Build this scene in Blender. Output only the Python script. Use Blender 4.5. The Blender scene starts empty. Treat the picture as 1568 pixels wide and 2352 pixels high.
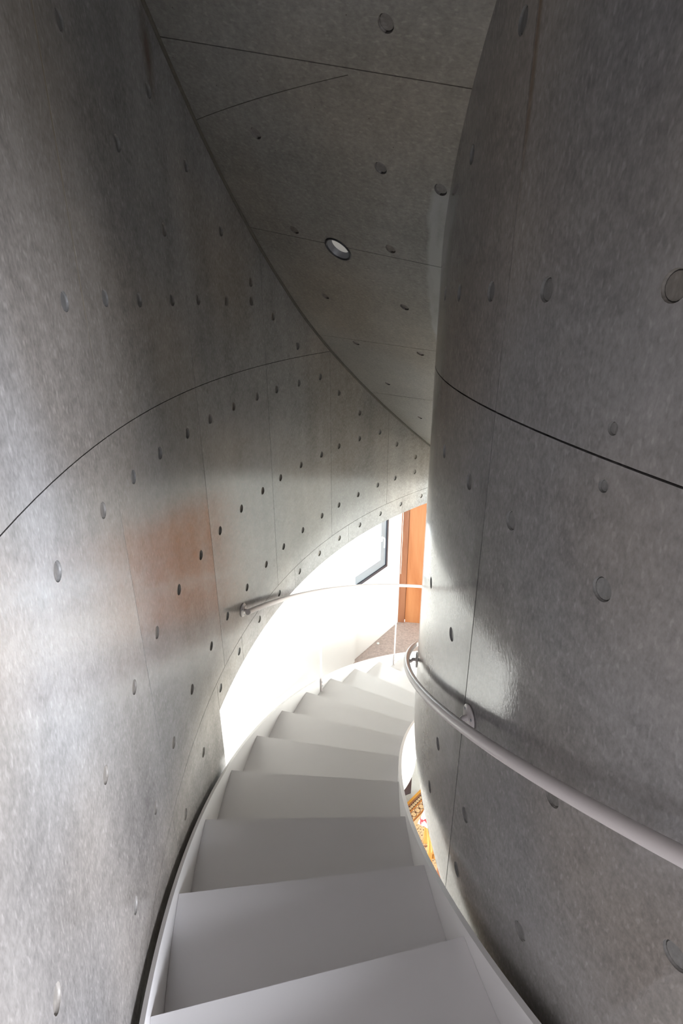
import bpy, bmesh, math, random
from mathutils import Vector, Matrix
from mathutils.geometry import delaunay_2d_cdt

random.seed(7)
SC = bpy.context.scene
COL = SC.collection
PI = math.pi
E = 4.22                                   # eye height above the lower floor

# ------------------------------------------------------------------ camera
cd = bpy.data.cameras.new('camera')
cam = bpy.data.objects.new('camera', cd)
COL.objects.link(cam)
cd.sensor_fit = 'VERTICAL'
cd.sensor_height = 36.0
cd.sensor_width = 24.0
cd.lens = 36.0 * 1216.0 / 2352.0
cd.clip_start = 0.02
PITCH, ROLL = 21.92, -0.23
cam.matrix_world = (Matrix.Translation((0, 0, E)) @ Matrix.Rotation(math.radians(90 - PITCH), 4, 'X')
                    @ Matrix.Rotation(math.radians(ROLL), 4, 'Z'))
SC.camera = cam

# ------------------------------------------------------------------ world, view, lights
w = bpy.data.worlds.new('overcast_sky')
SC.world = w
w.use_nodes = True
w.node_tree.nodes['Background'].inputs[0].default_value = (0.95, 0.98, 1.0, 1)
w.node_tree.nodes['Background'].inputs[1].default_value = 4.0
SC.view_settings.view_transform = 'Standard'
SC.view_settings.look = 'None'
SC.view_settings.gamma = 1.0
SC.view_settings.use_curve_mapping = False
SC.view_settings.exposure = 0.06
SC.cycles.use_denoising = True
SC.cycles.max_bounces = 6
SC.cycles.diffuse_bounces = 4
SC.cycles.glossy_bounces = 3
SC.cycles.use_adaptive_sampling = True
SC.cycles.adaptive_threshold = 0.06
SC.cycles.sample_clamp_indirect = 6.0
SC.cycles.caustics_reflective = False
SC.cycles.caustics_refractive = False


def area_light(name, loc, target, sx, sy, power, col, spread=180.0):
    l = bpy.data.lights.new(name, 'AREA')
    l.shape = 'RECTANGLE'
    l.size, l.size_y, l.energy, l.color = sx, sy, power, col
    l.spread = math.radians(spread)
    o = bpy.data.objects.new(name, l)
    COL.objects.link(o)
    o.location = loc
    o.rotation_euler = (Vector(target) - Vector(loc)).to_track_quat('-Z', 'Y').to_euler()
    return o


# daylight of the upper floor window behind the photographer
area_light('upper_window_daylight', (3.0, -1.35, E - 0.28), (-0.55, 1.0, E - 1.1), 1.6, 1.3, 225, (0.88, 0.915, 1.0), 130)
# daylight of the big glazing of the lower living room
area_light('living_room_daylight', (5.75, 2.6, E - 3.4), (1.6, 3.3, E - 4.22), 4.2, 1.4, 510, (0.97, 1.0, 0.94), 150)
# daylight outside the small casement window beside the stair foot
area_light('casement_daylight', (-0.15, 6.55, E - 2.2), (0.55, 5.5, E - 3.0), 1.5, 1.6, 370, (0.97, 1.0, 1.0), 180)
# added fill lamp between the concrete drum and the white wall, no window there
area_light('passage_fill', (-1.9, 1.7, E - 3.0), (0.3, 5.0, E - 3.2), 0.9, 1.9, 165, (0.98, 1.0, 0.98), 170)

# ------------------------------------------------------------------ survey of the stair (origin at the eye, heights + E)
CX, CY = 3.447, 1.571
RO, RI = 4.0, 3.194                        # stair plates
WO, WI = 4.032, 3.130                      # concrete faces
TH0, DTH, RISE, Z0 = 192.19, 5.717, 0.175, E - 1.595
FLOOR, UNDER, UPPER = 0.0, E - 1.77, Z0 + RISE


def cyl(th, r, z):
    a = math.radians(th)
    return Vector((CX + r * math.cos(a), CY + r * math.sin(a), z))


def kth(k):
    return TH0 - DTH * k


def nose(th):
    return Z0 - RISE * (TH0 - th) / DTH


# ------------------------------------------------------------------ object helpers
def tag(o, label=None, cat=None, group=None, kind=None):
    if label:
        o['label'] = label
    if cat:
        o['category'] = cat
    if group:
        o['group'] = group
    if kind:
        o['kind'] = kind
    return o


def empty(name, loc=(0, 0, 0), parent=None):
    o = bpy.data.objects.new(name, None)
    COL.objects.link(o)
    o.location = loc
    o.empty_display_size = 0.1
    if parent:
        o.parent = parent
    return o


def meshobj(name, verts, faces, mat, parent=None, smooth=False, uvs=None, mats=None, fmat=None, loc=None):
    me = bpy.data.meshes.new(name)
    me.from_pydata([tuple(v) for v in verts], [], faces)
    for m in (mats or [mat]):
        me.materials.append(m)
    if uvs:
        ul = me.uv_layers.new(name='UVMap')
        for li, l in enumerate(me.loops):
            ul.data[li].uv = uvs[l.vertex_index]
    for i, p in enumerate(me.polygons):
        p.use_smooth = smooth if not isinstance(smooth, (list, tuple)) else smooth[i]
        if fmat:
            p.material_index = fmat[i]
    me.update()
    o = bpy.data.objects.new(name, me)
    COL.objects.link(o)
    if parent:
        o.parent = parent
        o.matrix_parent_inverse = Matrix.Translation(-parent.location)
    if loc:
        o.location = loc
    return o


class MB:
    """collects shapes of ONE part"""
    def __init__(s):
        s.v, s.f, s.sm = [], [], []

    def add(s, v, f, smooth=False):
        b = len(s.v)
        s.v += [Vector(p) for p in v]
        s.f += [[i + b for i in q] for q in f]
        s.sm += [smooth] * len(f)
        return s

    def box(s, c, size, rz=0.0, bev=0.0):
        bm = bmesh.new()
        bmesh.ops.create_cube(bm, size=1.0)
        bmesh.ops.scale(bm, vec=size, verts=bm.verts)
        if bev:
            bmesh.ops.bevel(bm, geom=bm.edges[:], offset=bev, segments=2, affect='EDGES', profile=0.6)
        M = Matrix.Translation(c) @ Matrix.Rotation(rz, 4, 'Z')
        bmesh.ops.transform(bm, matrix=M, verts=bm.verts)
        bm.verts.ensure_lookup_table()
        s.add([v.co.copy() for v in bm.verts], [[v.index for v in f.verts] for f in bm.faces])
        bm.free()
        return s

    def tube(s, pts, r, n=14, cap=True):
        pts = [Vector(p) for p in pts]
        vs, fs = [], []
        up = Vector((0, 0, 1))
        prev = None
        for i, p in enumerate(pts):
            t = (pts[min(i + 1, len(pts) - 1)] - pts[max(i - 1, 0)]).normalized()
            if prev is None:
                ref = up if abs(t.z) < 0.9 else Vector((1, 0, 0))
                a = t.cross(ref).normalized()
            else:
                a = (prev - t * prev.dot(t)).normalized()
            prev = a
            b = t.cross(a)
            rr = r[i] if isinstance(r, (list, tuple)) else r
            for j in range(n):
                q = 2 * PI * j / n
                vs.append(p + a * math.cos(q) * rr + b * math.sin(q) * rr)
        for i in range(len(pts) - 1):
            for j in range(n):
                k = (j + 1) % n
                fs.append([i * n + j, i * n + k, (i + 1) * n + k, (i + 1) * n + j])
        s.add(vs, fs, True)
        if cap:
            e0 = vs[:n]
            e1 = vs[-n:]
            s.add(e0, [list(range(n))[::-1]])
            s.add(e1, [list(range(n))])
        return s

    def lathe(s, prof, M, n=24, smooth=True):
        vs, fs = [], []
        for (r, z) in prof:
            for j in range(n):
                q = 2 * PI * j / n
                vs.append(M @ Vector((r * math.cos(q), r * math.sin(q), z)))
        for i in range(len(prof) - 1):
            for j in range(n):
                k = (j + 1) % n
                fs.append([i * n + j, i * n + k, (i + 1) * n + k, (i + 1) * n + j])
        return s.add(vs, fs, smooth)

    def build(s, name, mat, parent=None, uvs=None):
        o = meshobj(name, s.v, s.f, mat, parent, smooth=s.sm, uvs=uvs)
        bm = bmesh.new()
        bm.from_mesh(o.data)
        bmesh.ops.recalc_face_normals(bm, faces=bm.faces)
        bm.to_mesh(o.data)
        bm.free()
        return o


# ------------------------------------------------------------------ materials
def newmat(name):
    m = bpy.data.materials.new(name)
    m.use_nodes = True
    nt = m.node_tree
    return m, nt, nt.nodes['Principled BSDF']


class NB:
    def __init__(s, nt):
        s.nt = nt

    def n(s, t, **k):
        x = s.nt.nodes.new(t)
        for a, b in k.items():
            setattr(x, a, b)
        return x

    def l(s, a, b):
        s.nt.links.new(a, b)

    def val(s, sock, v):
        if hasattr(v, 'links') or hasattr(v, 'is_linked'):
            s.l(v, sock)
        else:
            sock.default_value = v

    def math(s, op, a, b=0.0, c=None, clamp=False):
        x = s.n('ShaderNodeMath', operation=op, use_clamp=clamp)
        s.val(x.inputs[0], a)
        s.val(x.inputs[1], b)
        if c is not None:
            s.val(x.inputs[2], c)
        return x.outputs[0]

    def noise(s, vec, scale, detail=4, rough=0.55, dist=0.0):
        x = s.n('ShaderNodeTexNoise')
        s.l(vec, x.inputs['Vector'])
        x.inputs['Scale'].default_value = scale
        x.inputs['Detail'].default_value = detail
        x.inputs['Roughness'].default_value = rough
        x.inputs['Distortion'].default_value = dist
        return x.outputs['Fac']

    def mapv(s, vec, scale=(1, 1, 1), loc=(0, 0, 0), rot=(0, 0, 0)):
        x = s.n('ShaderNodeMapping')
        s.l(vec, x.inputs['Vector'])
        x.inputs['Scale'].default_value = scale
        x.inputs['Location'].default_value = loc
        x.inputs['Rotation'].default_value = rot
        return x.outputs['Vector']

    def rng(s, v, a, b, c, d):
        x = s.n('ShaderNodeMapRange')
        s.val(x.inputs[0], v)
        for i, q in enumerate((a, b, c, d)):
            s.val(x.inputs[1 + i], q)
        return x.outputs[0]

    def mix(s, f, a, b, mode='MIX'):
        x = s.n('ShaderNodeMix', data_type='RGBA', blend_type=mode)
        s.val(x.inputs[0], f)
        for i, q in ((6, a), (7, b)):
            if isinstance(q, tuple):
                x.inputs[i].default_value = q if len(q) == 4 else q + (1,)
            else:
                s.l(q, x.inputs[i])
        return x.outputs[2]


def concrete(name, base, rough=0.3, seed=0.0, streak=1.0, patch=None, stains=(), nails=False):
    m, nt, b = newmat(name)
    N = NB(nt)
    uv = N.n('ShaderNodeTexCoord').outputs['UV']
    v = N.mapv(uv, loc=(seed, seed * 0.7, 0))
    cloud = N.noise(v, 1.6, 3, 0.5, 0.0)
    mott = N.noise(v, 22.0, 3, 0.6)
    st = N.noise(N.mapv(v, (6.0, 0.8, 1)), 1.0, 2, 0.5)
    fine = N.noise(N.mapv(v, (110, 60, 1)), 1.0, 2, 0.65)
    hue = N.noise(v, 1.1, 1)
    k = N.math('ADD', N.math('MULTIPLY', N.math('SUBTRACT', cloud, 0.5), 0.85),
               N.math('MULTIPLY', N.math('SUBTRACT', mott, 0.5), 0.55))
    k = N.math('ADD', k, N.math('MULTIPLY', N.math('SUBTRACT', st, 0.5), 0.55 * streak))
    k = N.math('ADD', k, N.math('MULTIPLY', N.math('SUBTRACT', fine, 0.5), 0.75))
    fleck = N.noise(N.mapv(v, (105, 46, 1), rot=(0, 0, 0.35)), 1.0, 1, 0.5)
    k = N.math('ADD', k, N.rng(fleck, 0.60, 0.72, 0.0, 0.24))
    k = N.math('MAXIMUM', N.math('ADD', k, 0.97), 0.35)
    c1 = tuple(base)
    c2 = (base[0] * 1.07, base[1] * 0.99, base[2] * 0.90)
    col = N.mix(N.rng(hue, 0.42, 0.62, 0, 1), c1, c2)
    kk = N.n('ShaderNodeCombineColor')
    for i in range(3):
        N.l(k, kk.inputs[i])
    col = N.mix(1.0, col, kk.outputs[0], 'MULTIPLY')
    # air bubbles left by the formwork
    vo = N.n('ShaderNodeTexVoronoi', feature='F1')
    N.l(N.mapv(v, (34, 34, 1)), vo.inputs['Vector'])
    dot = N.math('LESS_THAN', vo.outputs['Distance'], N.rng(N.noise(v, 2.2, 2), 0.56, 0.80, 0.0, 0.075))
    col = N.mix(N.math('MULTIPLY', dot, 0.75), col, (0.03, 0.03, 0.027))
    sxy = N.n('ShaderNodeSeparateXYZ')
    N.l(uv, sxy.inputs[0])
    for (sa, sb, ra, rb, sc, stg) in stains:  # rust and damp marks at their own places
        da = N.math('DIVIDE', N.math('SUBTRACT', sxy.outputs[0], sa), ra)
        db = N.math('DIVIDE', N.math('SUBTRACT', sxy.outputs[1], sb), rb)
        dd = N.math('SQRT', N.math('ADD', N.math('MULTIPLY', da, da), N.math('MULTIPLY', db, db)))
        dd = N.math('ADD', dd, N.math('MULTIPLY', N.math('SUBTRACT', N.noise(N.mapv(v, (12, 4, 1)), 1.0, 3), 0.5), 1.2))
        col = N.mix(N.rng(dd, 0.2, 1.0, stg, 0.0), col, sc)
    if nails:                                # rusty nail marks of the formwork
        vn = N.n('ShaderNodeTexVoronoi', feature='F1')
        N.l(N.mapv(v, (4.3, 4.3, 1)), vn.inputs['Vector'])
        nd = N.rng(vn.outputs['Distance'], 0.022, 0.045, 0.8, 0.0)
        col = N.mix(nd, col, (0.06, 0.035, 0.02))
    if patch:                                # pale patch of making good along one edge
        sx = N.n('ShaderNodeSeparateXYZ')
        N.l(uv, sx.inputs[0])
        wob = N.math('MULTIPLY', N.math('SUBTRACT', N.noise(uv, 9, 4), 0.5), 0.05)
        e = N.rng(N.math('ADD', sx.outputs[1], wob), patch[0], patch[0] + 0.015, 0, 1)
        e = N.math('MULTIPLY', e, N.rng(N.math('ADD', sx.outputs[0], wob), patch[1], patch[1] + 0.05, 0, 1))
        e = N.math('MULTIPLY', e, N.rng(N.math('ADD', sx.outputs[0], wob), patch[2] - 0.05, patch[2], 1, 0))
        e = N.math('MULTIPLY', e, N.rng(N.noise(N.mapv(uv, (5, 18, 1)), 1, 4), 0.3, 0.5, 0.5, 1.0))
        col = N.mix(e, col, (0.42, 0.43, 0.42))
    N.l(col, b.inputs['Base Color'])
    N.l(N.rng(N.math('ADD', mott, N.math('MULTIPLY', st, 0.6)), 0.5, 1.1, rough - 0.03, rough + 0.07), b.inputs['Roughness'])
    b.inputs['IOR'].default_value = 1.5
    bp = N.n('ShaderNodeBump')
    bp.inputs['Strength'].default_value = 0.10
    bp.inputs['Distance'].default_value = 0.003
    N.l(fine, bp.inputs['Height'])
    N.l(bp.outputs[0], b.inputs['Normal'])
    return m


def plain(name, col, rough=0.5, metal=0.0, var=0.0, bump=0.0, scale=30.0):
    m, nt, b = newmat(name)
    N = NB(nt)
    b.inputs['Roughness'].default_value = rough
    b.inputs['Metallic'].default_value = metal
    ob = N.n('ShaderNodeTexCoord').outputs['Object']
    nz = N.noise(ob, scale, 4)
    lo = tuple(c * (1 - var) for c in col)
    hi = tuple(min(1, c * (1 + var)) for c in col)
    N.l(N.mix(nz, lo, hi), b.inputs['Base Color'])
    if bump:
        bp = N.n('ShaderNodeBump')
        bp.inputs['Strength'].default_value = bump
        bp.inputs['Distance'].default_value = 0.003
        N.l(nz, bp.inputs['Height'])
        N.l(bp.outputs[0], b.inputs['Normal'])
    return m


WO_, WI_ = math.radians(1) * 4.032, math.radians(1) * 3.130
M_WL = concrete('board_concrete_left', (0.315, 0.311, 0.314), 0.15, 0.0, stains=[(174.6 * WO_, 4.9, 0.05, 0.12, (0.11, 0.055, 0.025), 0.7), (184.2 * WO_ + 0.004, 4.55, 0.006, 0.6, (0.34, 0.28, 0.18), 0.6)])
M_WR = concrete('board_concrete_right', (0.278, 0.268, 0.267), 0.10, 3.7, 0.5, stains=[(187.35 * WI_ + 0.006, 4.85, 0.012, 0.5, (0.16, 0.085, 0.03), 0.75), (186.9 * WI_, 3.3, 0.05, 0.55, (0.09, 0.088, 0.082), 0.75)])
M_CE = concrete('board_concrete_soffit', (0.30, 0.295, 0.275), 0.34, 8.1, 0.5, patch=(0.885, 9.3, 10.62), nails=True)
M_PLUG = concrete('tie_plug_mortar', (0.215, 0.21, 0.205), 0.42, 1.3)
M_DARK = plain('shadow_joint', (0.045, 0.042, 0.038), 0.9, var=0.3)
M_BEAD = plain('weathered_sealant', (0.10, 0.092, 0.075), 0.7, var=0.35, bump=0.4, scale=60)
M_STAIR = plain('white_stair_enamel', (0.81, 0.79, 0.79), 0.42, var=0.02, scale=3)
M_RAIL = plain('pale_rail_enamel', (0.71, 0.655, 0.65), 0.34, var=0.02, scale=4)
M_WHITE = plain('white_plaster', (0.86, 0.86, 0.85), 0.7, var=0.015, scale=2)
M_SLAB = plain('raw_slab', (0.45, 0.44, 0.42), 0.7, var=0.1, scale=3)
M_ALU = plain('grey_aluminium', (0.30, 0.34, 0.385), 0.35, 0.1, var=0.1, scale=5)
M_ALUD = plain('dark_aluminium', (0.055, 0.058, 0.075), 0.35, 0.3, var=0.1, scale=5)
M_BLACK = plain('black_lamp_metal', (0.055, 0.056, 0.062), 0.3, 0.5, var=0.1)
M_REFL = plain('brushed_reflector', (0.30, 0.305, 0.32), 0.4, 0.1, var=0.1)
M_LENS = plain('frosted_lens', (0.75, 0.74, 0.7), 0.5, var=0.03)
M_LENS.node_tree.nodes['Principled BSDF'].inputs['Emission Color'].default_value = (1.0, 0.96, 0.9, 1)
M_LENS.node_tree.nodes['Principled BSDF'].inputs['Emission Strength'].default_value = 0.16
M_DWOOD = plain('dark_lacquer', (0.035, 0.022, 0.026), 0.45, var=0.2)
M_CARPET = plain('grey_brown_carpet', (0.47, 0.40, 0.375), 0.95, var=0.45, bump=0.6, scale=38)
M_PALE = plain('pale_plastic', (0.7, 0.76, 0.76), 0.4, var=0.02)


def wood(name, c1, c2, sx=(18, 1.2, 1.0), rough=0.4):
    m, nt, b = newmat(name)
    N = NB(nt)
    ob = N.n('ShaderNodeTexCoord').outputs['Object']
    v = N.mapv(ob, sx)
    a = N.noise(v, 1.0, 5, 0.6, 1.2)
    g = N.noise(N.mapv(ob, (sx[0] * 9, sx[1] * 9, sx[2] * 3)), 1.0, 3)
    f = N.math('ADD', N.math('MULTIPLY', a, 0.8), N.math('MULTIPLY', g, 0.25))
    N.l(N.mix(N.rng(f, 0.35, 0.72, 0, 1), c1, c2), b.inputs['Base Color'])
    b.inputs['Roughness'].default_value = rough
    return m


M_PLY = wood('orange_plywood', (0.37, 0.13, 0.046), (0.50, 0.22, 0.092), (4.5, 4.5, 0.8))
M_JAMB = wood('brown_timber', (0.22, 0.08, 0.038), (0.33, 0.145, 0.075), (9, 9, 0.7))
M_CHAIR = wood('honey_wood', (0.62, 0.30, 0.07), (0.78, 0.44, 0.14), (9, 3, 9))
M_TERRA = wood('red_brown_wood', (0.48, 0.17, 0.08), (0.58, 0.24, 0.12), (12, 2, 6))


def terrazzo():
    m, nt, b = newmat('pale_terrazzo')
    N = NB(nt)
    ob = N.n('ShaderNodeTexCoord').outputs['Object']
    base = N.mix(N.noise(ob, 5, 4), (0.44, 0.43, 0.40), (0.56, 0.55, 0.52))
    vo = N.n('ShaderNodeTexVoronoi')
    N.l(N.mapv(ob, (55, 55, 55)), vo.inputs['Vector'])
    d = N.math('LESS_THAN', vo.outputs['Distance'], 0.2)
    d = N.math('MULTIPLY', d, N.math('GREATER_THAN', N.noise(ob, 30, 1), 0.54))
    N.l(N.mix(d, base, (0.10, 0.10, 0.09)), b.inputs['Base Color'])
    b.inputs['Roughness'].default_value = 0.45
    return m


M_TERRAZZO = terrazzo()


def rug_material():
    """u = metres along the end, v = metres in from the end"""
    m, nt, b = newmat('woven_rug')
    N = NB(nt)
    uv = N.n('ShaderNodeTexCoord').outputs['UV']
    sx = N.n('ShaderNodeSeparateXYZ')
    N.l(uv, sx.inputs[0])
    u, v = N.math('MULTIPLY', sx.outputs[0], 2.1), N.math('MULTIPLY', sx.outputs[1], 2.1)
    cream, brown, amber, rust = (0.62, 0.45, 0.26), (0.055, 0.02, 0.012), (0.50, 0.235, 0.035), (0.36, 0.12, 0.03)

    def band(a, c):
        return N.math('MULTIPLY', N.math('GREATER_THAN', v, a), N.math('LESS_THAN', v, c))

    def cell(per, v0, vh, r0, r1, col, ph=0.0):
        du = N.math('MULTIPLY', N.math('SUBTRACT', N.math('FRACT', N.math('ADD', N.math('DIVIDE', u, per), ph)), 0.5), per)
        dv = N.math('SUBTRACT', v, v0)
        d = N.math('SQRT', N.math('ADD', N.math('MULTIPLY', du, du), N.math('MULTIPLY', dv, dv)))
        return N.math('MULTIPLY', N.math('MULTIPLY', N.math('GREATER_THAN', d, r0), N.math('LESS_THAN', d, r1)), band(v0 - vh, v0 + vh))

    col = N.mix(N.noise(uv, 40, 3), (0.56, 0.39, 0.21), (0.68, 0.51, 0.31))
    # inner field: rows of small brown motifs, then lozenges
    row = N.math('GREATER_THAN', N.noise(N.mapv(uv, (70, 90, 1)), 1.0, 2), 0.56)
    field = N.math('MULTIPLY', row, N.math('LESS_THAN', N.math('FRACT', N.math('MULTIPLY', v, 22.0)), 0.62))
    col = N.mix(N.math('MULTIPLY', field, N.math('GREATER_THAN', v, 0.40)), col, (0.16, 0.06, 0.03))
    zz = N.math('ABSOLUTE', N.math('SUBTRACT', N.math('FRACT', N.math('MULTIPLY', u, 3.2)), 0.5))
    loz = N.math('FRACT', N.math('ADD', N.math('MULTIPLY', v, 4.2), N.math('MULTIPLY', zz, 1.1)))
    loz = N.math('MULTIPLY', N.math('LESS_THAN', N.math('ABSOLUTE', N.math('SUBTRACT', loz, 0.5)), 0.055), N.math('GREATER_THAN', v, 0.62))
    col = N.mix(loz, col, (0.20, 0.07, 0.035))
    # borders
    col = N.mix(band(0.0, 0.05), col, amber)
    d1 = N.math('GREATER_THAN', N.math('FRACT', N.math('MULTIPLY', u, 36.0)), 0.42)
    col = N.mix(band(0.05, 0.085), col, brown)
    col = N.mix(N.math('MULTIPLY', band(0.056, 0.078), d1), col, (0.42, 0.17, 0.06))
    col = N.mix(band(0.085, 0.152), col, brown)
    col = N.mix(cell(0.055, 0.118, 0.034, 0.0, 0.026, cream), col, cream)
    col = N.mix(cell(0.055, 0.112, 0.034, 0.009, 0.015, cream, 0.1), col, brown)
    col = N.mix(band(0.152, 0.182), col, rust)
    col = N.mix(band(0.158, 0.164), col, amber)
    col = N.mix(band(0.182, 0.30), col, (0.60, 0.42, 0.23))
    col = N.mix(cell(0.115, 0.241, 0.059, 0.046, 0.058, brown), col, (0.12, 0.045, 0.02))
    col = N.mix(cell(0.115, 0.241, 0.06, 0.0, 0.02, brown, 0.5), col, (0.12, 0.045, 0.02))
    col = N.mix(N.math('MULTIPLY', cell(0.115, 0.241, 0.05, 0.0, 0.042, cream), N.math('GREATER_THAN', N.noise(uv, 120, 1), 0.62)), col, rust)
    col = N.mix(band(0.30, 0.335), col, rust)
    col = N.mix(band(0.308, 0.313), col, amber)
    col = N.mix(band(0.324, 0.329), col, brown)
    N.l(col, b.inputs['Base Color'])
    b.inputs['Roughness'].default_value = 0.95
    bp = N.n('ShaderNodeBump')
    bp.inputs['Strength'].default_value = 0.4
    bp.inputs['Distance'].default_value = 0.002
    N.l(N.noise(uv, 300, 2), bp.inputs['Height'])
    N.l(bp.outputs[0], b.inputs['Normal'])
    return m


def cushion_material():
    m, nt, b = newmat('printed_cotton')
    N = NB(nt)
    ob = N.n('ShaderNodeTexCoord').outputs['Object']
    a = N.noise(N.mapv(ob, (30, 14, 14)), 1.0, 2, 0.5, 1.0)
    c = N.noise(N.mapv(ob, (12, 12, 12), loc=(3, 1, 0)), 1.0, 2)
    col = N.mix(N.math('GREATER_THAN', a, 0.60), (0.80, 0.80, 0.84), (0.58, 0.05, 0.06))
    col = N.mix(N.rng(c, 0.56, 0.66, 0, 1), col, (0.20, 0.30, 0.62))
    N.l(col, b.inputs['Base Color'])
    b.inputs['Roughness'].default_value = 0.8
    return m


def glass_material():
    m, nt, b = newmat('window_glass')
    N = NB(nt)
    tr = N.n('ShaderNodeBsdfTransparent')
    tr.inputs[0].default_value = (0.96, 0.98, 0.98, 1)
    gl = N.n('ShaderNodeBsdfGlossy')
    gl.inputs['Roughness'].default_value = 0.02
    mx = N.n('ShaderNodeMixShader')
    mx.inputs[0].default_value = 0.06
    N.l(tr.outputs[0], mx.inputs[1])
    N.l(gl.outputs[0], mx.inputs[2])
    N.l(mx.outputs[0], nt.nodes['Material Output'].inputs[0])
    return m


M_RUG = rug_material()
M_CUSH = cushion_material()
M_GLASS = glass_material()


# ------------------------------------------------------------------ cast concrete faces: panels with recessed joints and tie holes
def in_poly(x, y, P):
    c = False
    j = len(P) - 1
    for i in range(len(P)):
        xi, yi = P[i]
        xj, yj = P[j]
        if (yi > y) != (yj > y) and x < (xj - xi) * (y - yi) / (yj - yi) + xi:
            c = not c
        j = i
    return c


HR, HD, JD = 0.0205, 0.007, 0.016            # tie hole radius, its depth, joint depth


def ring_uv(P, a, b, r, n):
    e = 1e-3
    p0 = P(a, b, 0)
    da, db = (P(a + e, b, 0) - p0) / e, (P(a, b + e, 0) - p0) / e
    x = da.normalized()
    nn = da.cross(db).normalized()
    y = nn.cross(x)
    out = []
    for j in range(n):
        q = 2 * PI * j / n
        wv = x * math.cos(q) * r + y * math.sin(q) * r
        # solve wv = s*da + t*db in the tangent plane
        a11, a12, a22 = da.dot(da), da.dot(db), db.dot(db)
        b1, b2 = da.dot(wv), db.dot(wv)
        det = a11 * a22 - a12 * a12
        out.append((a + (b1 * a22 - b2 * a12) / det, b + (a11 * b2 - a12 * b1) / det))
    return out


def dens(poly, step):
    out = []
    for i, p in enumerate(poly):
        q = poly[(i + 1) % len(poly)]
        L = math.hypot(q[0] - p[0], q[1] - p[1])
        n = max(1, int(math.ceil(L / step)))
        for j in range(n):
            t = j / n
            out.append((p[0] + (q[0] - p[0]) * t, p[1] + (q[1] - p[1]) * t))
    return out


def panel(P, poly, holes, mat, parent, ref, step=0.09):
    """one formwork panel; ref(p) gives a direction roughly facing the viewer side"""
    B = dens(poly, step)
    rings = [ring_uv(P, h[0], h[1], h[2], 18) for h in holes]
    pts = [Vector(p) for p in B]
    eds = [(i, (i + 1) % len(B)) for i in range(len(B))]
    for r in rings:
        o = len(pts)
        pts += [Vector(p) for p in r]
        eds += [(o + i, o + (i + 1) % len(r)) for i in range(len(r))]
    x0, x1 = min(p[0] for p in poly), max(p[0] for p in poly)
    y0, y1 = min(p[1] for p in poly), max(p[1] for p in poly)
    nx, ny = max(2, int((x1 - x0) / step)), max(2, int((y1 - y0) / (step * 2)))
    for i in range(1, nx):
        for j in range(1, ny):
            a, b = x0 + (x1 - x0) * i / nx, y0 + (y1 - y0) * j / ny
            if in_poly(a, b, poly) and all(math.hypot(a - h[0], b - h[1]) > h[2] * 2.2 for h in holes):
                pts.append(Vector((a, b)))
    V, _, F, *_r = delaunay_2d_cdt(pts, eds, [], 0, 1e-7)
    verts = [P(v.x, v.y, 0) for v in V]
    uvs = [(v.x, v.y) for v in V]
    faces = []
    for f in F:
        ca = sum(V[i].x for i in f) / len(f)
        cb = sum(V[i].y for i in f) / len(f)
        if not in_poly(ca, cb, poly) or any(in_poly(ca, cb, r) for r in rings):
            continue
        p = [verts[i] for i in f[:3]]
        nrm = (p[1] - p[0]).cross(p[2] - p[0])
        faces.append(list(f) if nrm.dot(ref(p[0])) > 0 else list(f)[::-1])
    sm = [True] * len(faces)
    o = len(verts)                              # sides of the joint
    n = len(B)
    for (a, b) in B:
        verts += [P(a, b, 0), P(a, b, JD + 0.001)]
        uvs += [(a, b), (a, b)]
    for i in range(n):
        k = (i + 1) % n
        faces.append([o + 2 * i, o + 2 * k, o + 2 * k + 1, o + 2 * i + 1])
        sm.append(False)
    return meshobj('panel', verts, faces, mat, parent, smooth=sm, uvs=uvs)


def tie_hole(P, h, parent, ref):
    """mortar plug set back in its round recess, with an open ring around it"""
    n = 18
    d = h[3] if len(h) > 3 else HD
    r0 = ring_uv(P, h[0], h[1], h[2], n)
    r1 = ring_uv(P, h[0], h[1], h[2] * 0.95, n)
    r2 = ring_uv(P, h[0], h[1], h[2] * 0.86, n)
    verts = [P(a, b, 0) for a, b in r0] + [P(a, b, d) for a, b in r1] + [P(a, b, d * 0.8) for a, b in r2] + [P(h[0], h[1], d * 0.78)]
    verts += [P(a, b, d * 0.8) for a, b in r2]
    uvs = r0 + r1 + r2 + [(h[0], h[1])] + r2
    faces, fm, sm = [], [], []
    for i in range(n):
        k = (i + 1) % n
        faces += [[i, k, n + k, n + i], [n + i, n + k, 2 * n + k, 2 * n + i], [3 * n + 1 + i, 3 * n + 1 + k, 3 * n]]
        fm += [0, 1, 0]
        sm += [True, True, False]
    out = []
    for f in faces:
        p = [verts[i] for i in f[:3]]
        c = (verts[f[0]] + verts[f[1]]) / 2
        nrm = (p[1] - p[0]).cross(p[2] - p[0])
        dirv = ref(c) + (verts[3 * n] - c) * 20
        out.append(f if nrm.dot(dirv) > 0 else f[::-1])
    return meshobj('tie_hole', verts, out, None, parent, smooth=sm, uvs=uvs, mats=[M_PLUG, M_DARK], fmat=fm)


def PO(a, b, d):
    return cyl(math.degrees(a / WO), WO + d, b)


def PIN(a, b, d):
    return cyl(math.degrees(a / WI), WI - d, b)


def refO(p):
    return Vector((CX - p.x, CY - p.y, 0)).normalized()


def refI(p):
    return Vector((p.x - CX, p.y - CY, 0)).normalized()


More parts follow.
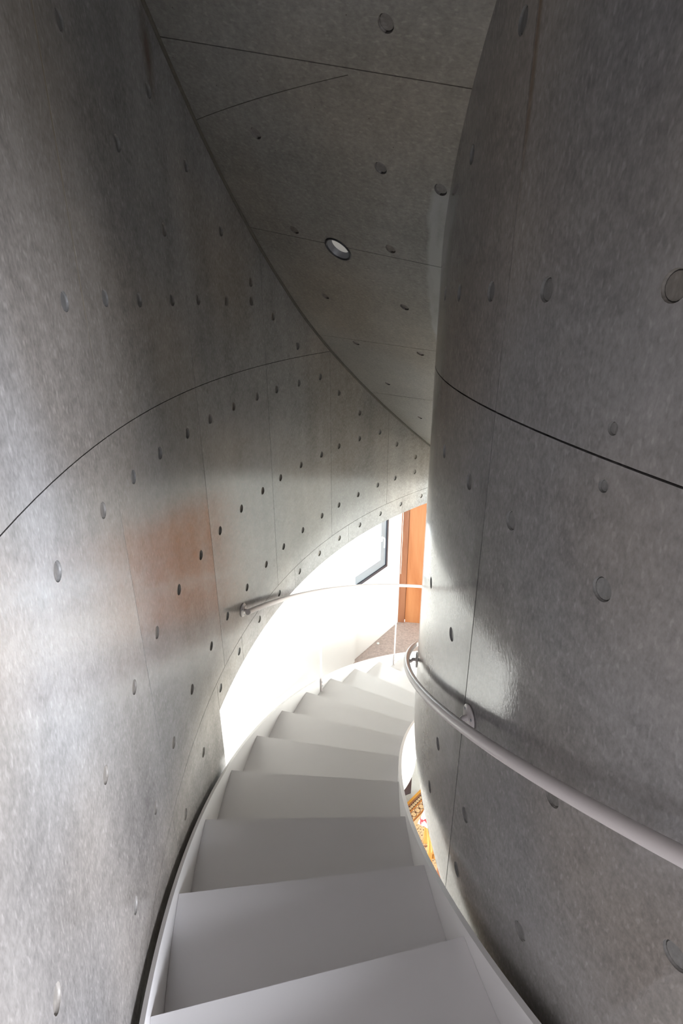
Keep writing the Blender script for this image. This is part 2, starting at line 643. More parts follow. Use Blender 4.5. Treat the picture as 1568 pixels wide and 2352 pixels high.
def shell(name, r0, r1, spans, mat):
    """curved backing wall; spans = (th0, th1, z0, z1)"""
    mb = MB()
    for (t0, t1, z0, z1) in spans:
        n = max(2, int(abs(t1 - t0) / 2.5))
        vs, fs = [], []
        for i in range(n + 1):
            th = t0 + (t1 - t0) * i / n
            vs += [cyl(th, r0, z0), cyl(th, r1, z0), cyl(th, r1, z1), cyl(th, r0, z1)]
        for i in range(n):
            for j in range(4):
                k = (j + 1) % 4
                fs.append([4 * i + j, 4 * i + k, 4 * i + 4 + k, 4 * i + 4 + j])
        fs += [[0, 1, 2, 3], [4 * n + 3, 4 * n + 2, 4 * n + 1, 4 * n]]
        mb.add(vs, fs)
    return mb.build(name, mat)


G = 0.0013                                      # half width of a joint
TOP = E + 1.42


def panels_on(P, R, cols, z0, z1, holes, mat, parent, ref, G=G):
    for t0, t1 in zip(cols[:-1], cols[1:]):
        a0, a1 = math.radians(t0) * R + G, math.radians(t1) * R - G
        poly = [(a0, z0 + G), (a1, z0 + G), (a1, z1 - G), (a0, z1 - G)]
        hs = [h for h in holes if a0 + h[2] < h[0] < a1 - h[2] and z0 + h[2] < h[1] < z1 - h[2]]
        panel(P, poly, hs, mat, parent, ref)
        for h in hs:
            tie_hole(P, h, parent, ref)


# outer (left) wall
wall_l = shell('wall_left', WO + JD, WO + 0.2, [(100, 174.8, UNDER, TOP), (174.8, 250, FLOOR, TOP)], M_DARK)
tag(wall_l, kind='structure')
LH = [(174.9, 0.578), (182.4, 0.54), (171.4, 0.436), (178.85, 0.382), (167.5, 0.26), (174.93, 0.21), (163.6, 0.075),
      (185.75, -0.003), (182.25, 0.004), (178.8, 0), (174.9, 0), (171.5, 0), (167.5, -0.005), (163.7, -0.008), (160.35, -0.083), (156.43, -0.251),
      (190.1, -0.463), (185.75, -0.463), (182.25, -0.46), (178.8, -0.459), (174.91, -0.459), (171.45, -0.457), (167.67, -0.455),
      (163.75, -0.456), (160.36, -0.457), (156.42, -0.46), (152.55, -0.456), (149.14, -0.591), (145.17, -0.775),
      (195.9, -0.975), (190.0, -0.975), (185.9, -0.975), (182.35, -0.972), (178.73, -0.966), (174.97, -0.96), (171.58, -0.957),
      (167.73, -0.957), (163.79, -0.96), (160.43, -0.96), (156.52, -0.96), (152.58, -0.965), (149.19, -0.962), (145.2, -0.968),
      (141.21, -0.972), (137.78, -1.118), (133.93, -1.286),
      (190.0, -1.42), (186.0, -1.42), (182.45, -1.418), (178.79, -1.408), (174.97, -1.402), (171.75, -1.396), (167.85, -1.396), (164.0, -1.398),
      (160.49, -1.4), (156.61, -1.403), (152.71, -1.403), (149.26, -1.406), (145.37, -1.409), (141.4, -1.409), (137.89, -1.412), (133.95, -1.42),
      (182.39, -1.769), (178.36, -1.764), (174.2, -1.675), (170.27, -1.675), (166.0, -1.675), (161.8, -1.675), (157.55, -1.675), (153.37, -1.675), (149.21, -1.675),
      (144.96, -1.675), (140.73, -1.675), (136.54, -1.675), (132.39, -1.675)]
LHP = [(math.radians(t) * WO, z + E, HR, 0.0055 if t > 181 else 0.009) for t, z in LH]
colsL = [106.0, 117.2, 128.35, 139.5, 150.75, 161.95, 173.1, 184.2, 206.4, 217.6, 228.8, 240.0, 250.0]
zA, zB = E - 0.312, E - 1.615
panels_on(PO, WO, colsL, zA, TOP, LHP, M_WL, wall_l, refO)
panels_on(PO, WO, colsL, zB, zA, LHP, M_WL, wall_l, refO)
panels_on(PO, WO, [102, 113.9, 125.05, 136.2, 147.3, 158.5, 169.6, 174.8], UNDER, zB, LHP, M_WL, wall_l, refO)
panels_on(PO, WO, [174.8, 184.2, 195.3, 206.4], E - 2.9, zB, LHP, M_WL, wall_l, refO)
panels_on(PO, WO, [174.8, 184.2, 195.3, 206.4], FLOOR, E - 2.9, [], M_WL, wall_l, refO)

# inner (right) wall
WBOT = E - 1.857
wall_r = shell('wall_right', WI - 0.2, WI - JD, [(100, 202, WBOT, TOP)], M_DARK)
tag(wall_r, kind='structure')
RH = [(186.2, 0.471), (181.21, 0.322), (195.4, 0.014), (190.15, 0.014), (185.6, 0.014), (180.7, 0.014), (176.4, 0.014),
      (194.38, -0.277), (194.33, -0.185), (179.84, -0.436), (185.08, -0.438), (189.71, -0.441), (195.1, -0.442),
      (184.43, -0.93), (194.77, -0.93), (200.08, -0.934), (178.42, -0.94), (194.48, -1.384), (188.77, -1.387), (183.67, -1.4), (188.54, -1.64), (182.58, -1.667)]
RHP = []
for t, z in RH:
    RHP.append((math.radians(t) * WI, z + E, 0.011 if t in (194.38, 194.33) else 0.0215, 0.0055 if t > 184 else 0.008))
colsR = [115, 129.8, 144.2, 158.6, 173.0, 187.3, 202.0]
zC = E - 0.234
panels_on(PIN, WI, colsR, zC, TOP, RHP, M_WR, wall_r, refI, 0.0019)
panels_on(PIN, WI, colsR, WBOT, zC, RHP, M_WR, wall_r, refI, 0.0019)
# end cap of the inner wall beside the photographer
MB().add([cyl(202.0, WI, WBOT), cyl(202.0, WI - 0.2, WBOT), cyl(202.0, WI - 0.2, TOP), cyl(202.0, WI, TOP),
          cyl(202.12, WI, WBOT), cyl(202.12, WI - 0.2, WBOT), cyl(202.12, WI - 0.2, TOP), cyl(202.12, WI, TOP)],
         [[0, 1, 2, 3], [7, 6, 5, 4], [0, 4, 5, 1], [1, 5, 6, 2], [2, 6, 7, 3], [3, 7, 4, 0]]).build('end_cap', M_PLUG, wall_r)
# raw underside of the inner wall
vs, fs = [], []
for i in range(44):
    th = 100 + 102.0 * i / 43
    vs += [cyl(th, WI - 0.2, WBOT - 0.001), cyl(th, WI + 0.0, WBOT - 0.001), cyl(th, WI - 0.2, WBOT + 0.004), cyl(th, WI, WBOT + 0.004)]
for i in range(43):
    b = 4 * i
    fs += [[b, b + 1, b + 5, b + 4], [b + 2, b + 6, b + 7, b + 3], [b, b + 4, b + 6, b + 2], [b + 1, b + 3, b + 7, b + 5]]
MB().add(vs, fs).build('underside', M_PLUG, wall_r)


# sloping soffit: ruled surface between a curve on the outer wall and one on the inner wall
def interp(x, X, Y):
    if x <= X[0]:
        return Y[0]
    for i in range(len(X) - 1):
        if x <= X[i + 1]:
            return Y[i] + (Y[i + 1] - Y[i]) * (x - X[i]) / (X[i + 1] - X[i])
    return Y[-1]


def smooth_interp(x, X, Y, wd):
    return sum(interp(x + wd * (q / 4 - 1), X, Y) for q in range(9)) / 9


ZS = [100, 119, 131.4, 143.2, 155, 159.1, 163.45, 169.6, 173.2, 180, 186, 195, 210, 250]
ZO = [-2.6, -1.78, -1.202, -.642, -.101, .099, .3076, .59, .756, 1.0, 1.15, 1.28, 1.35, 1.35]
OS = [100, 143.2, 152.8, 163.45, 173.2, 250]
OF = [5, 5, 6, 6.3, 7.2, 7.2]
DZ = [.05, .05, -.04, -.21, -.293, -.3]
_cache = {}


def edges_at(s):
    key = round(s, 5)
    if key not in _cache:
        zo = smooth_interp(s, ZS, ZO, 2.5) + E
        _cache[key] = (cyl(s, WO + 0.004, zo), cyl(s + smooth_interp(s, OS, OF, 4), WI - 0.004, zo + smooth_interp(s, OS, DZ, 4)))
    return _cache[key]


KA, KB = math.radians(1) * 3.6, 0.95


def PC0(a, b):
    A, B = edges_at(a / KA)
    return A + (B - A) * (b / KB)


def PC(a, b, d):
    p = PC0(a, b)
    if d == 0:
        return p
    e = 1e-3
    n = (PC0(a + e, b) - p).cross(PC0(a, b + e) - p).normalized()
    if n.z < 0:
        n = -n
    return p + n * d


def refC(p):
    return Vector((0, 0, -1))


def back_soffit():
    vs, fs = [], []
    S = [116 + 2 * i for i in range(63)]
    for s in S:
        vs += [PC(s * KA, 0, 0.072), PC(s * KA, KB, 0.072), PC(s * KA, KB, 0.16), PC(s * KA, 0, 0.16)]
    for i in range(len(S) - 1):
        for j in range(4):
            k = (j + 1) % 4
            fs.append([4 * i + j, 4 * i + k, 4 * i + 4 + k, 4 * i + 4 + j])
    return MB().add(vs, fs).build('ceiling', M_DARK)


ceil = tag(back_soffit(), kind='structure')
CH = [(174.9, .76), (169.7, .28), (169.2, .76), (168.7, .965), (164.1, .78), (164.0, .3), (158.1, .3), (158.5, .8), (152.3, .32), (152.0, .8),
      (145.5, .32), (139.0, .36)]
CHP = [(s * KA, t * KB, 0.0215 if s > 150 else 0.019) for s, t in CH]
DL = (163.15 * KA, 0.515 * KB)                   # downlight
DLR = 0.060
colsC = [116, 124, 133.5, 143.2, 152.8, 163.45, 173.2, 183, 193, 206, 220, 238]
for s0, s1 in zip(colsC[:-1], colsC[1:]):
    a0, a1 = s0 * KA + G, s1 * KA - G
    poly = [(a0, 0), (a1, 0), (a1, KB), (a0, KB)]
    hs = [h for h in CHP if a0 + h[2] < h[0] < a1 - h[2]]
    # the lamp is cut where two panels meet: notch both
    if abs(s1 - 163.45) < 0.1:
        c = [(p[0], p[1]) for p in ring_uv(PC, DL[0], DL[1], DLR, 28) if p[0] < a1 - 1e-4]
        top = [p for p in c]
        # order along the arc from large b to small b for the a1 side
        cy_ = DL[1]
        top.sort(key=lambda p: math.atan2(p[1] - DL[1], -(p[0] - DL[0])))
        lo = [p for p in top]
        poly = [(a0, 0), (a1, 0), (a1, lo[0][1])] + lo + [(a1, lo[-1][1]), (a1, KB), (a0, KB)]
    if abs(s0 - 163.45) < 0.1:
        c = [(p[0], p[1]) for p in ring_uv(PC, DL[0], DL[1], DLR, 28) if p[0] > a0 + 1e-4]
        if c:
            c.sort(key=lambda p: math.atan2(p[1] - DL[1], p[0] - DL[0]))
            poly = [(a0, 0), (a1, 0), (a1, KB), (a0, KB), (a0, c[-1][1])] + c[::-1] + [(a0, c[0][1])]
    panel(PC, poly, hs, M_CE, ceil, refC)
    for h in hs:
        tie_hole(PC, h, ceil, refC)
bead = MB().tube([edges_at(116 + i)[0] + refO(edges_at(116 + i)[0]) * 0.006 - Vector((0, 0, 0.004)) for i in range(0, 110)], 0.0095, 8).build('sealant_bead', M_BEAD, ceil)
tag(bead, 'brown weathered sealant bead')
# hairline of a formwork seam crossing the second panel
seam = [PC(KA * (169.75 + 3.2 * (i / 30) ** 1.0), KB * (0.005 + 0.655 * i / 30), -0.0006) for i in range(31)]
MB().tube(seam, 0.0009, 5).build('formwork_seam', M_BEAD, ceil)

# ------------------------------------------------------------------ lower room shell, slabs
WD = Vector((0.6013, 0.7990, 0))                 # run of the white wall
WN = Vector((0.7990, -0.6013, 0))                # its face
WP = Vector((0.1343, 5.4554, 0))
DE = Vector((0.9863, -0.165, 0))                 # run of the door wall
DNRM = Vector((-0.165, -0.9863, 0))
C1 = WP + WD * 1.10
W0 = WP - WD * 5.0
C2 = C1 + DE * 5.3
C3 = Vector((6.2, -2.1, 0))
C4 = Vector((-2.9, -2.1, 0))
ROOM = [W0, C1, C2, C3, C4]
HTOP = TOP + 0.12


def wall(name, A, B, z0, z1, out, t=0.15, holes=(), mat=None):
    """straight wall with rectangular openings given as (s0, s1, z0, z1)"""
    d = (B - A).normalized()
    L = (B - A).length
    mb = MB()

    def blk(s0, s1, a, b):
        if s1 - s0 < 1e-4 or b - a < 1e-4:
            return
        vs = []
        for z in (a, b):
            for (s, o) in ((s0, 0), (s1, 0), (s1, t), (s0, t)):
                p = A + d * s + out * o
                vs.append((p.x, p.y, z))
        mb.add(vs, [[0, 1, 2, 3], [4, 5, 6, 7], [0, 1, 5, 4], [1, 2, 6, 5], [2, 3, 7, 6], [3, 0, 4, 7]])
    hs = sorted(holes)
    cur = 0.0
    for (s0, s1, a, b) in hs:
        blk(cur, s0, z0, z1)
        blk(s0, s1, z0, a)
        blk(s0, s1, b, z1)
        cur = s1
    blk(cur, L, z0, z1)
    return tag(mb.build(name, mat or M_WHITE), kind='structure')


WS0, WS1, WZ0, WZ1 = -0.32, 0.75, E - 3.19, E - 1.98
wall('wall_white', W0, C1, FLOOR, HTOP, -WN, 0.2, [(5.0 + WS0, 5.0 + WS1, WZ0, WZ1)])
wall('wall_door', C1 - DE * 0.02, C2, FLOOR, HTOP, -DNRM, 0.15, [(0.0, 1.1, FLOOR, E - 1.95)])
g_out = Vector(((C3 - C2).y, -(C3 - C2).x, 0)).normalized()
if g_out.x < 0:
    g_out = -g_out
wall('wall_glazed', C2, C3, FLOOR, HTOP, g_out, 0.15)
wall('wall_rear', C3, C4, FLOOR, HTOP, Vector((0, -1, 0)), 0.15)
wall('wall_side', C4, W0, FLOOR, HTOP, Vector((-1, 0, 0)), 0.15)


def plate(name, poly, z0, z1, mat, keep=None, step=0.25, kind='structure'):
    """horizontal slab from a polygon; keep(x, y) drops the parts over the stair"""
    B = dens([(p[0], p[1]) for p in poly], step)
    pts = [Vector(p) for p in B]
    eds = [(i, (i + 1) % len(B)) for i in range(len(B))]
    if keep:
        for r in (WO + 0.19, WI - 0.19):
            o = len(pts)
            n = 90
            pts += [Vector((CX + r * math.cos(2 * PI * i / n), CY + r * math.sin(2 * PI * i / n))) for i in range(n)]
            eds += [(o + i, o + (i + 1) % n) for i in range(n)]
    V, Ed, F, *_ = delaunay_2d_cdt(pts, eds, [], 0, 1e-6)
    pl = [(p[0], p[1]) for p in poly]
    F = [f for f in F if in_poly(sum(V[i].x for i in f) / len(f), sum(V[i].y for i in f) / len(f), pl)
         and (keep is None or keep(sum(V[i].x for i in f) / len(f), sum(V[i].y for i in f) / len(f)))]
    n = len(V)
    vs = [(v.x, v.y, z0) for v in V] + [(v.x, v.y, z1) for v in V]
    fs = [list(f)[::-1] for f in F] + [[i + n for i in f] for f in F]
    cnt = {}
    for f in F:
        for i in range(len(f)):
            e = (f[i], f[(i + 1) % len(f)])
            cnt[e] = 1
    for (a, b) in list(cnt):
        if (b, a) not in cnt:
            fs.append([a, b, b + n, a + n])
    used = sorted({i for f in fs for i in f})
    mp = {u: i for i, u in enumerate(used)}
    return tag(MB().add([vs[u] for u in used], [[mp[i] for i in f] for f in fs]).build(name, mat), kind=kind)


def off_stair(x, y):
    r = math.hypot(x - CX, y - CY)
    return not (WI - 0.185 < r < WO + 0.185)


plate('floor', ROOM, -0.12, FLOOR, M_TERRAZZO)
# carpeted part in front of the timber door
cp = [(p.x, p.y) for p in (WP + WD * 1.099 + WN * 0.001, WP - WD * 1.6 + WN * 0.001)] + [(0.35, 4.35), (1.6, 4.9), (3.2, 5.2), ((C1 + DE * 2.6).x, (C1 + DE * 2.6).y - 0.002)]
plate('floor_carpet', cp, FLOOR + 0.0005, FLOOR + 0.012, M_CARPET)
plate('ceiling_lower', ROOM, UNDER, UPPER, M_SLAB, off_stair)
plate('roof', ROOM, TOP + 0.0, TOP + 0.12, M_SLAB)


def sector(name, t0, t1, r0, r1, z0, z1, mat, parent=None, n=None):
    n = n or max(2, int(abs(t1 - t0) / 1.5))
    vs, fs = [], []
    for i in range(n + 1):
        th = t0 + (t1 - t0) * i / n
        vs += [cyl(th, r0, z0), cyl(th, r1, z0), cyl(th, r1, z1), cyl(th, r0, z1)]
    for i in range(n):
        for j in range(4):
            k = (j + 1) % 4
            fs.append([4 * i + j, 4 * i + k, 4 * i + 4 + k, 4 * i + 4 + j])
    fs += [[0, 1, 2, 3], [4 * n + 3, 4 * n + 2, 4 * n + 1, 4 * n]]
    return MB().add(vs, fs).build(name, mat, parent)


tag(sector('floor_upper', kth(-1) + 0.25, 300, WI - 0.185, WO - 0.001, UNDER, UPPER, M_SLAB), kind='structure')

# unseen beam added behind the camera to shade the upper left wall
tag(sector('added_shade_beam', 202.2, 236, WI - 0.2, WI, E - 0.07, TOP - 0.001, M_PLUG), kind='structure')

# casement window in the white wall ------------------------------------------------
win = empty('window_1', WP + WD * WS0 + Vector((0, 0, WZ0)))
tag(win, kind='structure')


def wbox(mb, s0, s1, z0, z1, o0, o1):
    """box on the white wall: run s, height z, depth o behind the face"""
    vs = []
    for z in (z0, z1):
        for (s, o) in ((s0, o0), (s1, o0), (s1, o1), (s0, o1)):
            p = WP + WD * s - WN * o
            vs.append((p.x, p.y, z))
    return mb.add(vs, [[0, 1, 2, 3], [4, 5, 6, 7], [0, 1, 5, 4], [1, 2, 6, 5], [2, 3, 7, 6], [3, 0, 4, 7]])


def ringframe(name, mat, s0, s1, z0, z1, wd, o0, o1, parent):
    mb = MB()
    wbox(mb, s0, s1, z0, z0 + wd, o0, o1)
    wbox(mb, s0, s1, z1 - wd, z1, o0, o1)
    wbox(mb, s0, s0 + wd, z0 + wd, z1 - wd, o0, o1)
    wbox(mb, s1 - wd, s1, z0 + wd, z1 - wd, o0, o1)
    return mb.build(name, mat, parent)


ringframe('outer_frame', M_ALUD, WS0 + 0.001, WS1 - 0.001, WZ0 + 0.001, WZ1 - 0.001, 0.034, -0.004, 0.07, win)
sash = ringframe('sash', M_ALU, WS0 + 0.036, WS1 - 0.036, WZ0 + 0.036, WZ1 - 0.036, 0.11, 0.012, 0.062, win)
g = MB()
wbox(g, WS0 + 0.145, WS1 - 0.145, WZ0 + 0.145, WZ1 - 0.145, 0.034, 0.040)
g.build('pane', M_GLASS, win)
pier = MB()
wbox(pier, -4.9, -0.002, FLOOR + 0.0005, UNDER - 0.0005, -0.03, -0.005)
tag(pier.build('trim_2', M_WHITE), kind='structure')
h = MB()
wbox(h, 0.605, 0.625, E - 2.79, E - 2.72, 0.0, 0.012)
hp = [WP + WD * q[0] - WN * q[1] + Vector((0, 0, E + q[2])) for q in ((0.615, 0.0, -2.735), (0.615, -0.03, -2.735), (0.612, -0.038, -2.76), (0.606, -0.038, -2.86))]
h.tube(hp, 0.008, 8)
ho = h.build('handle', M_PALE, win)
tag(ho, 'pale lever handle')

# blind cord beside the door
cord = MB().tube([WP + WD * (1.045 + 0.004 * math.sin(i * 1.3)) + WN * (0.035) + Vector((0, 0, E - 1.95 - 1.47 * i / 24)) for i in range(25)], 0.003, 6)
co = cord.build('blind_cord', M_PALE)
tag(co, 'thin white blind cord hanging between window and timber door', 'cord')

# timber door ---------------------------------------------------------------------
door = empty('door_1', C1)
tag(door, kind='structure')


def dbox(mb, s0, s1, z0, z1, o0, o1, bev=0):
    vs = []
    for z in (z0, z1):
        for (s, o) in ((s0, o0), (s1, o0), (s1, o1), (s0, o1)):
            p = C1 + DE * s + DNRM * o
            vs.append((p.x, p.y, z))
    return mb.add(vs, [[0, 1, 2, 3], [4, 5, 6, 7], [0, 1, 5, 4], [1, 2, 6, 5], [2, 3, 7, 6], [3, 0, 4, 7]])


DT = E - 1.95
dbox(MB(), -0.015, 0.082, 0.0125, DT - 0.001, -0.14, 0.022).build('jamb', M_JAMB, door)
dbox(MB(), 0.985, 1.078, 0.0125, DT - 0.001, -0.14, 0.022).build('jamb', M_JAMB, door)
dbox(MB(), 0.083, 0.984, DT - 0.09, DT - 0.001, -0.14, 0.022).build('head', M_JAMB, door)
dbox(MB(), -0.014, 1.077, 0.0125, DT - 0.001, -0.139, -0.06).build('stop', M_DWOOD, door)  # added dark backing board, keeps sky light out of the door gaps
leaf = dbox(MB(), 0.086, 0.981, 0.0125, DT - 0.093, -0.045, 0.005).build('leaf', M_PLY, door)
kb = MB().lathe([(0.0, 0.0), (0.026, 0.0), (0.026, 0.006), (0.009, 0.01), (0.009, 0.04), (0.024, 0.05), (0.027, 0.062), (0.02, 0.074), (0.0, 0.078)],
                Matrix.Translation(C1 + DE * 0.91 + DNRM * 0.005 + Vector((0, 0, 1.0))) @ DNRM.to_track_quat('Z', 'Y').to_matrix().to_4x4(), 20)
kb.build('knob', M_ALU, door)
# small disc lying on the carpet
pd = MB().lathe([(0.0, 0.012), (0.016, 0.012), (0.018, 0.009), (0.018, 0.0), (0.0, 0.0)][::-1], Matrix.Translation((0.474, 5.814, 0.012)), 18).build('door_stop', M_PALE)
tag(pd, 'small pale round stop lying on the grey-brown carpet', 'door stop')

# ------------------------------------------------------------------ the white steel stair
NK = 15
stair = empty('spiral_staircase', cyl(kth(7), 3.6, 0.0))
tag(stair, 'white painted steel staircase curving down between the concrete walls', 'staircase')
for k in range(0, NK):
    z = Z0 - RISE * k
    sector('tread', kth(k), kth(k - 1) - 0.02, RI + 0.0005, RO - 0.0005, z - 0.016, z, M_STAIR, stair, 4)
for k in range(-1, NK):
    z = Z0 - RISE * k
    mb = MB()
    t = kth(k)
    q0, q1 = cyl(t, RI + 0.001, 0), cyl(t, RO - 0.001, 0)
    dv = (cyl(t + 0.5, 3.6, 0) - cyl(t, 3.6, 0)).normalized() * 0.010
    zt, zb = z - 0.016, z - RISE + 0.0005
    if k == -1:
        zt = z
    vs = [(p.x, p.y, zz) for zz in (zb, zt) for p in (q0, q1, q1 + dv, q0 + dv)]
    mb.add(vs, [[0, 1, 2, 3], [4, 5, 6, 7], [0, 1, 5, 4], [1, 2, 6, 5], [2, 3, 7, 6], [3, 0, 4, 7]]).build('riser', M_STAIR, stair)


def stringer(r0, r1, up, dn, label):
    vs, fs = [], []
    n = 180
    ta, tb = kth(-1.05), kth(NK) - 0.6
    for i in range(n + 1):
        th = ta + (tb - ta) * i / n
        zt = max(nose(th) + up, 0.03)
        zb = max(nose(th) - dn, 0.0)
        vs += [cyl(th, r0, zb), cyl(th, r1, zb), cyl(th, r1, zt), cyl(th, r0, zt)]
    for i in range(n):
        for j in range(4):
            k = (j + 1) % 4
            fs.append([4 * i + j, 4 * i + k, 4 * i + 4 + k, 4 * i + 4 + j])
    fs += [[0, 1, 2, 3], [4 * n + 3, 4 * n + 2, 4 * n + 1, 4 * n]]
    o = MB().add(vs, fs).build('stringer', M_STAIR, stair)
    tag(o, label)
    return o


stringer(RO, RO + 0.012, 0.047, 0.24, 'outer curved stringer plate')
stringer(RI - 0.015, RI, 0.036, 0.34, 'inner curved stringer plate')

# ------------------------------------------------------------------ handrails
def bracket(th, rw, rr, zr, sgn, parent):
    """wall rose and arm of a rail; the rail runs at radius rr"""
    rad = (cyl(th, rr, 0) - cyl(th, rw, 0)).normalized()
    M = Matrix.Translation(cyl(th, rw, zr - 0.004)) @ rad.to_track_quat('Z', 'Y').to_matrix().to_4x4()
    ro = MB().lathe([(0.0, 0.0), (0.036, 0.0), (0.0365, 0.004), (0.034, 0.0065), (0.014, 0.008), (0.0, 0.008)], M, 28).build('wall_rose', M_RAIL, parent)
    for q in range(3):
        an = 2 * PI * q / 3 + 0.5
        Ms = M @ Matrix.Translation((0.026 * math.cos(an), 0.026 * math.sin(an), 0.0068))
        MB().lathe([(0.0042, 0.0), (0.0042, 0.0008), (0.0, 0.0014)], Ms, 10).build('screw', M_ALU, ro)
    p0, p1 = cyl(th, rw, zr - 0.004), cyl(th, rr, zr - 0.010)
    MB().tube([p0 + rad * 0.006, p0 + rad * 0.02, p0.lerp(p1, 0.6) - Vector((0, 0, 0.008)), p1 + Vector((0, 0, 0.002))], [0.0085, 0.008, 0.008, 0.008], 10).build('bracket_arm', M_RAIL, parent)


RRL, RRR = WO - 0.052, WI + 0.050
rl = empty('handrail', cyl(kth(NK), RRL, 0.0))
tag(rl, 'white round handrail on slim posts along the outer edge of the stair', 'handrail')
ths = [169.85 - i * 0.75 for i in range(86)]
MB().tube([cyl(t, RRL, nose(t) + 0.826) for t in ths], 0.0142, 18).build('rail', M_RAIL, rl)
bracket(169.0, WO - 0.0005, RRL, nose(169.0) + 0.826, -1, rl)
for t in (154.6, 137.35, 120.1):
    zb = nose(t) - 0.07
    po = MB().tube([cyl(t, RO - 0.0072, zb), cyl(t, RO - 0.0072, nose(t) + 0.10), cyl(t, RRL + 0.004, nose(t) + 0.79), cyl(t, RRL, nose(t) + 0.815)], 0.0068, 12).build('post', M_RAIL, rl)
    for dz in (0.0, 0.035):
        pp = cyl(t, RO - 0.014, nose(t) - 0.015 + dz)
        ra = refO(pp)
        MB().lathe([(0.0048, -0.001), (0.0048, 0.0012), (0.0, 0.002)], Matrix.Translation(pp) @ ra.to_track_quat('Z', 'Y').to_matrix().to_4x4(), 10).build('screw', M_ALU, po)

rr = empty('handrail', cyl(kth(NK), RRR, 0.0))
tag(rr, 'pale round handrail fixed to the right-hand concrete wall on brackets', 'handrail')
ths = [204.5 - i * 0.75 for i in range(118)]
MB().tube([cyl(t, RRR, nose(t) + 0.660) for t in ths], 0.0142, 18).build('rail', M_RAIL, rr)
for t in (188.1, 171.0, 154.0):
    bracket(t, WI + 0.0005, RRR, nose(t) + 0.664, 1, rr)

# ------------------------------------------------------------------ recessed downlight
p = PC(DL[0], DL[1], 0)
nn = (PC(DL[0], DL[1], 0.05) - p).normalized()
Ml = Matrix.Translation(p) @ nn.to_track_quat('Z', 'Y').to_matrix().to_4x4()
dl = empty('downlight', p)
tag(dl, 'black round recessed downlight in the concrete soffit', 'downlight')
MB().lathe([(0.058, 0.004), (0.0625, 0.0), (0.0625, -0.003), (0.056, -0.004), (0.053, -0.001), (0.052, 0.003)], Ml, 36).build('trim_ring', M_BLACK, dl)
MB().lathe([(0.0525, 0.0), (0.049, 0.008), (0.041, 0.021), (0.040, 0.024)], Ml, 36).build('reflector', M_REFL, dl)
MB().lathe([(0.0, 0.0205), (0.0412, 0.0205)], Ml, 36).build('lens', M_LENS, dl)
MB().lathe([(0.0575, 0.0), (0.0575, 0.06), (0.0, 0.06)], Ml, 36).build('can', M_BLACK, dl)

# ------------------------------------------------------------------ things on the lower floor, seen through the slot beside the stair
e1 = Vector((-0.71, -0.704, 0)).normalized()
e2 = Vector((0.704, -0.71, 0)).normalized()
rc = Vector((0.719, 3.585, 0))
RW_, RL_ = 1.55, 2.3
vs, uv = [], []
nu, nv = 16, 22
for zt in (0.009, 0.0006):
    for i in range(nu + 1):
        for j in range(nv + 1):
            q = rc + e1 * (RW_ * i / nu) + e2 * (RL_ * j / nv)
            zz = zt + (0.0012 * math.sin(i * 1.7) * math.cos(j * 1.3) if zt > 0.005 else 0)
            vs.append((q.x, q.y, zz))
            uv.append((RW_ * i / nu, RL_ * j / nv))
fs = []
st = nv + 1
off = (nu + 1) * st
for i in range(nu):
    for j in range(nv):
        a = i * st + j
        fs.append([a, a + 1, a + st + 1, a + st])
        fs.append([off + a, off + a + st, off + a + st + 1, off + a + 1])
bd = [i * st for i in range(nu + 1)] + [nu * st + j for j in range(1, nv + 1)] + [i * st + nv for i in range(nu - 1, -1, -1)] + [j for j in range(nv - 1, 0, -1)]
for i in range(len(bd)):
    a, b = bd[i], bd[(i + 1) % len(bd)]
    fs.append([a, b, b + off, a + off])
rug = MB().add(vs, fs).build('rug', M_RUG, uvs=uv)
tag(rug, 'cream and brown patterned rug with amber edge on the lower floor', 'rug')

tz = E - 3.78
tb = empty('low_table', (-0.085, 3.68, 0))
tag(tb, 'low white round table with dark slab legs beneath the stair', 'table')
MB().lathe([(0.0, tz - 0.032), (0.735, tz - 0.032), (0.75, tz - 0.02), (0.75, tz - 0.008), (0.742, tz), (0.0, tz)], Matrix.Translation((-0.085, 3.68, 0)), 72).build('top', M_WHITE, tb)
ld = Vector((-0.92, -0.39, 0)).normalized()
ln = Vector((-0.39, 0.92, 0)).normalized()
for base in (Vector((0.628, 3.548, 0)), Vector((0.628, 3.548, 0)) + ln * 0.42 + ld * 0.13):
    c = base + ld * 0.22 + ln * 0.02
    MB().box((c.x, c.y, (tz - 0.032) / 2 + 0.0002), (0.44, 0.04, tz - 0.0325), math.atan2(ld.y, ld.x), 0.003).build('leg', M_DWOOD, tb)

# armchair on the rug
ch_c = Vector((0.932, 2.80, 0))
ca = math.radians(-6)
ch = empty('armchair', (ch_c.x, ch_c.y, 0.009))
tag(ch, 'honey-coloured wooden armchair standing on the patterned rug', 'chair')


def cp3(x, y, z):
    return Vector((ch_c.x + x * math.cos(ca) - y * math.sin(ca), ch_c.y + x * math.sin(ca) + y * math.cos(ca), 0.0105 + z))


def cbox(x, y, z, sx, sy, sz, name, mat, par, bev=0.006):
    c = cp3(x, y, z)
    return MB().box(tuple(c), (sx, sy, sz), ca, bev).build(name, mat, par)


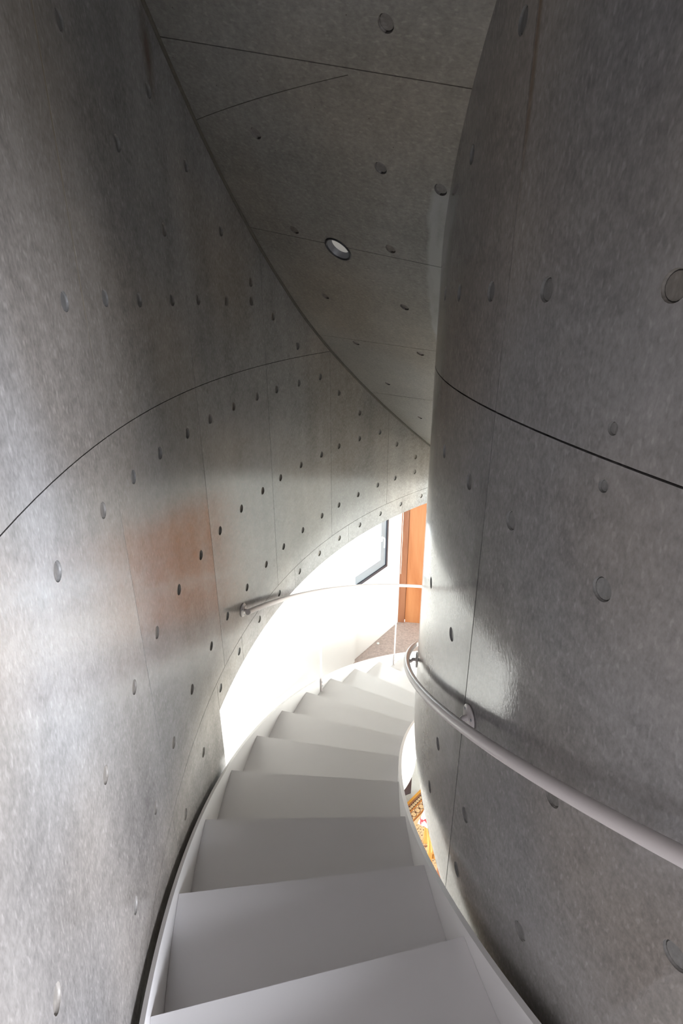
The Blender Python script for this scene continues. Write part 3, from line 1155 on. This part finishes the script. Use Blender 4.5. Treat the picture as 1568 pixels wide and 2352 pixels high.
for x in (-0.27, 0.27):
    cbox(x, 0.25, 0.30, 0.034, 0.045, 0.60, 'leg', M_CHAIR, ch)
    cbox(x, -0.10, 0.30, 0.034, 0.045, 0.60, 'leg', M_CHAIR, ch)
    cbox(x, 0.0, 0.615, 0.034, 0.58, 0.026, 'armrest', M_CHAIR, ch, 0.01)
    cbox(x, 0.075, 0.33, 0.026, 0.30, 0.05, 'seat_rail', M_CHAIR, ch)
cbox(0, 0.25, 0.33, 0.505, 0.028, 0.05, 'seat_rail', M_CHAIR, ch)
cbox(0, -0.10, 0.33, 0.505, 0.028, 0.05, 'seat_rail', M_CHAIR, ch)
cbox(0, 0.07, 0.365, 0.51, 0.36, 0.018, 'seat', M_CHAIR, ch)
for z in (0.50, 0.62, 0.74):
    cbox(0, 0.262, z, 0.52, 0.02, 0.07, 'back_slat', M_CHAIR, ch)
for x in (-0.235, 0.235):
    cbox(x, 0.286, 0.62, 0.03, 0.026, 0.40, 'back_post', M_CHAIR, ch)


def pillow(name, M, sx, sy, sz, mat, n=14):
    vs, fs = [], []
    for sgn in (1, -1):
        for i in range(n + 1):
            for j in range(n + 1):
                x, y = 2 * i / n - 1, 2 * j / n - 1
                k = max(0.0, (1 - x ** 4) * (1 - y ** 4)) ** 0.5
                px = x * (1 - 0.05 * (1 - y * y))
                py = y * (1 - 0.05 * (1 - x * x))
                vs.append(M @ Vector((px * sx, py * sy, sgn * sz * k)))
    m = (n + 1) * (n + 1)
    for i in range(n):
        for j in range(n):
            a = i * (n + 1) + j
            fs.append([a, a + n + 1, a + n + 2, a + 1])
            fs.append([m + a, m + a + 1, m + a + n + 2, m + a + n + 1])
    mb = MB().add(vs, fs, True)
    o = mb.build(name, mat)
    bm = bmesh.new()
    bm.from_mesh(o.data)
    bmesh.ops.remove_doubles(bm, verts=bm.verts, dist=1e-5)
    bmesh.ops.recalc_face_normals(bm, faces=bm.faces)
    bm.to_mesh(o.data)
    bm.free()
    return o


cu = pillow('cushion', Matrix.Translation((0.708, 2.765, 0.695)) @ Matrix.Rotation(math.radians(-28), 4, 'Z'), 0.125, 0.125, 0.05, M_CUSH)
tag(cu, 'white cushion printed red and blue resting on the wooden armchair', 'cushion')

sto = empty('side_table', (0.775, 2.19, 0.009))
tag(sto, 'small square red-brown wooden side table in front of the armchair', 'side table')
sa = math.radians(-18)
MB().box((0.775, 2.19, 0.705), (0.40, 0.38, 0.028), sa, 0.004).build('top', M_TERRA, sto)
for x in (-0.17, 0.17):
    for y in (-0.16, 0.16):
        c, q = math.cos(sa), math.sin(sa)
        MB().box((0.775 + x * c - y * q, 2.19 + x * q + y * c, 0.3502), (0.03, 0.03, 0.68), sa, 0.003).build('leg', M_TERRA, sto)
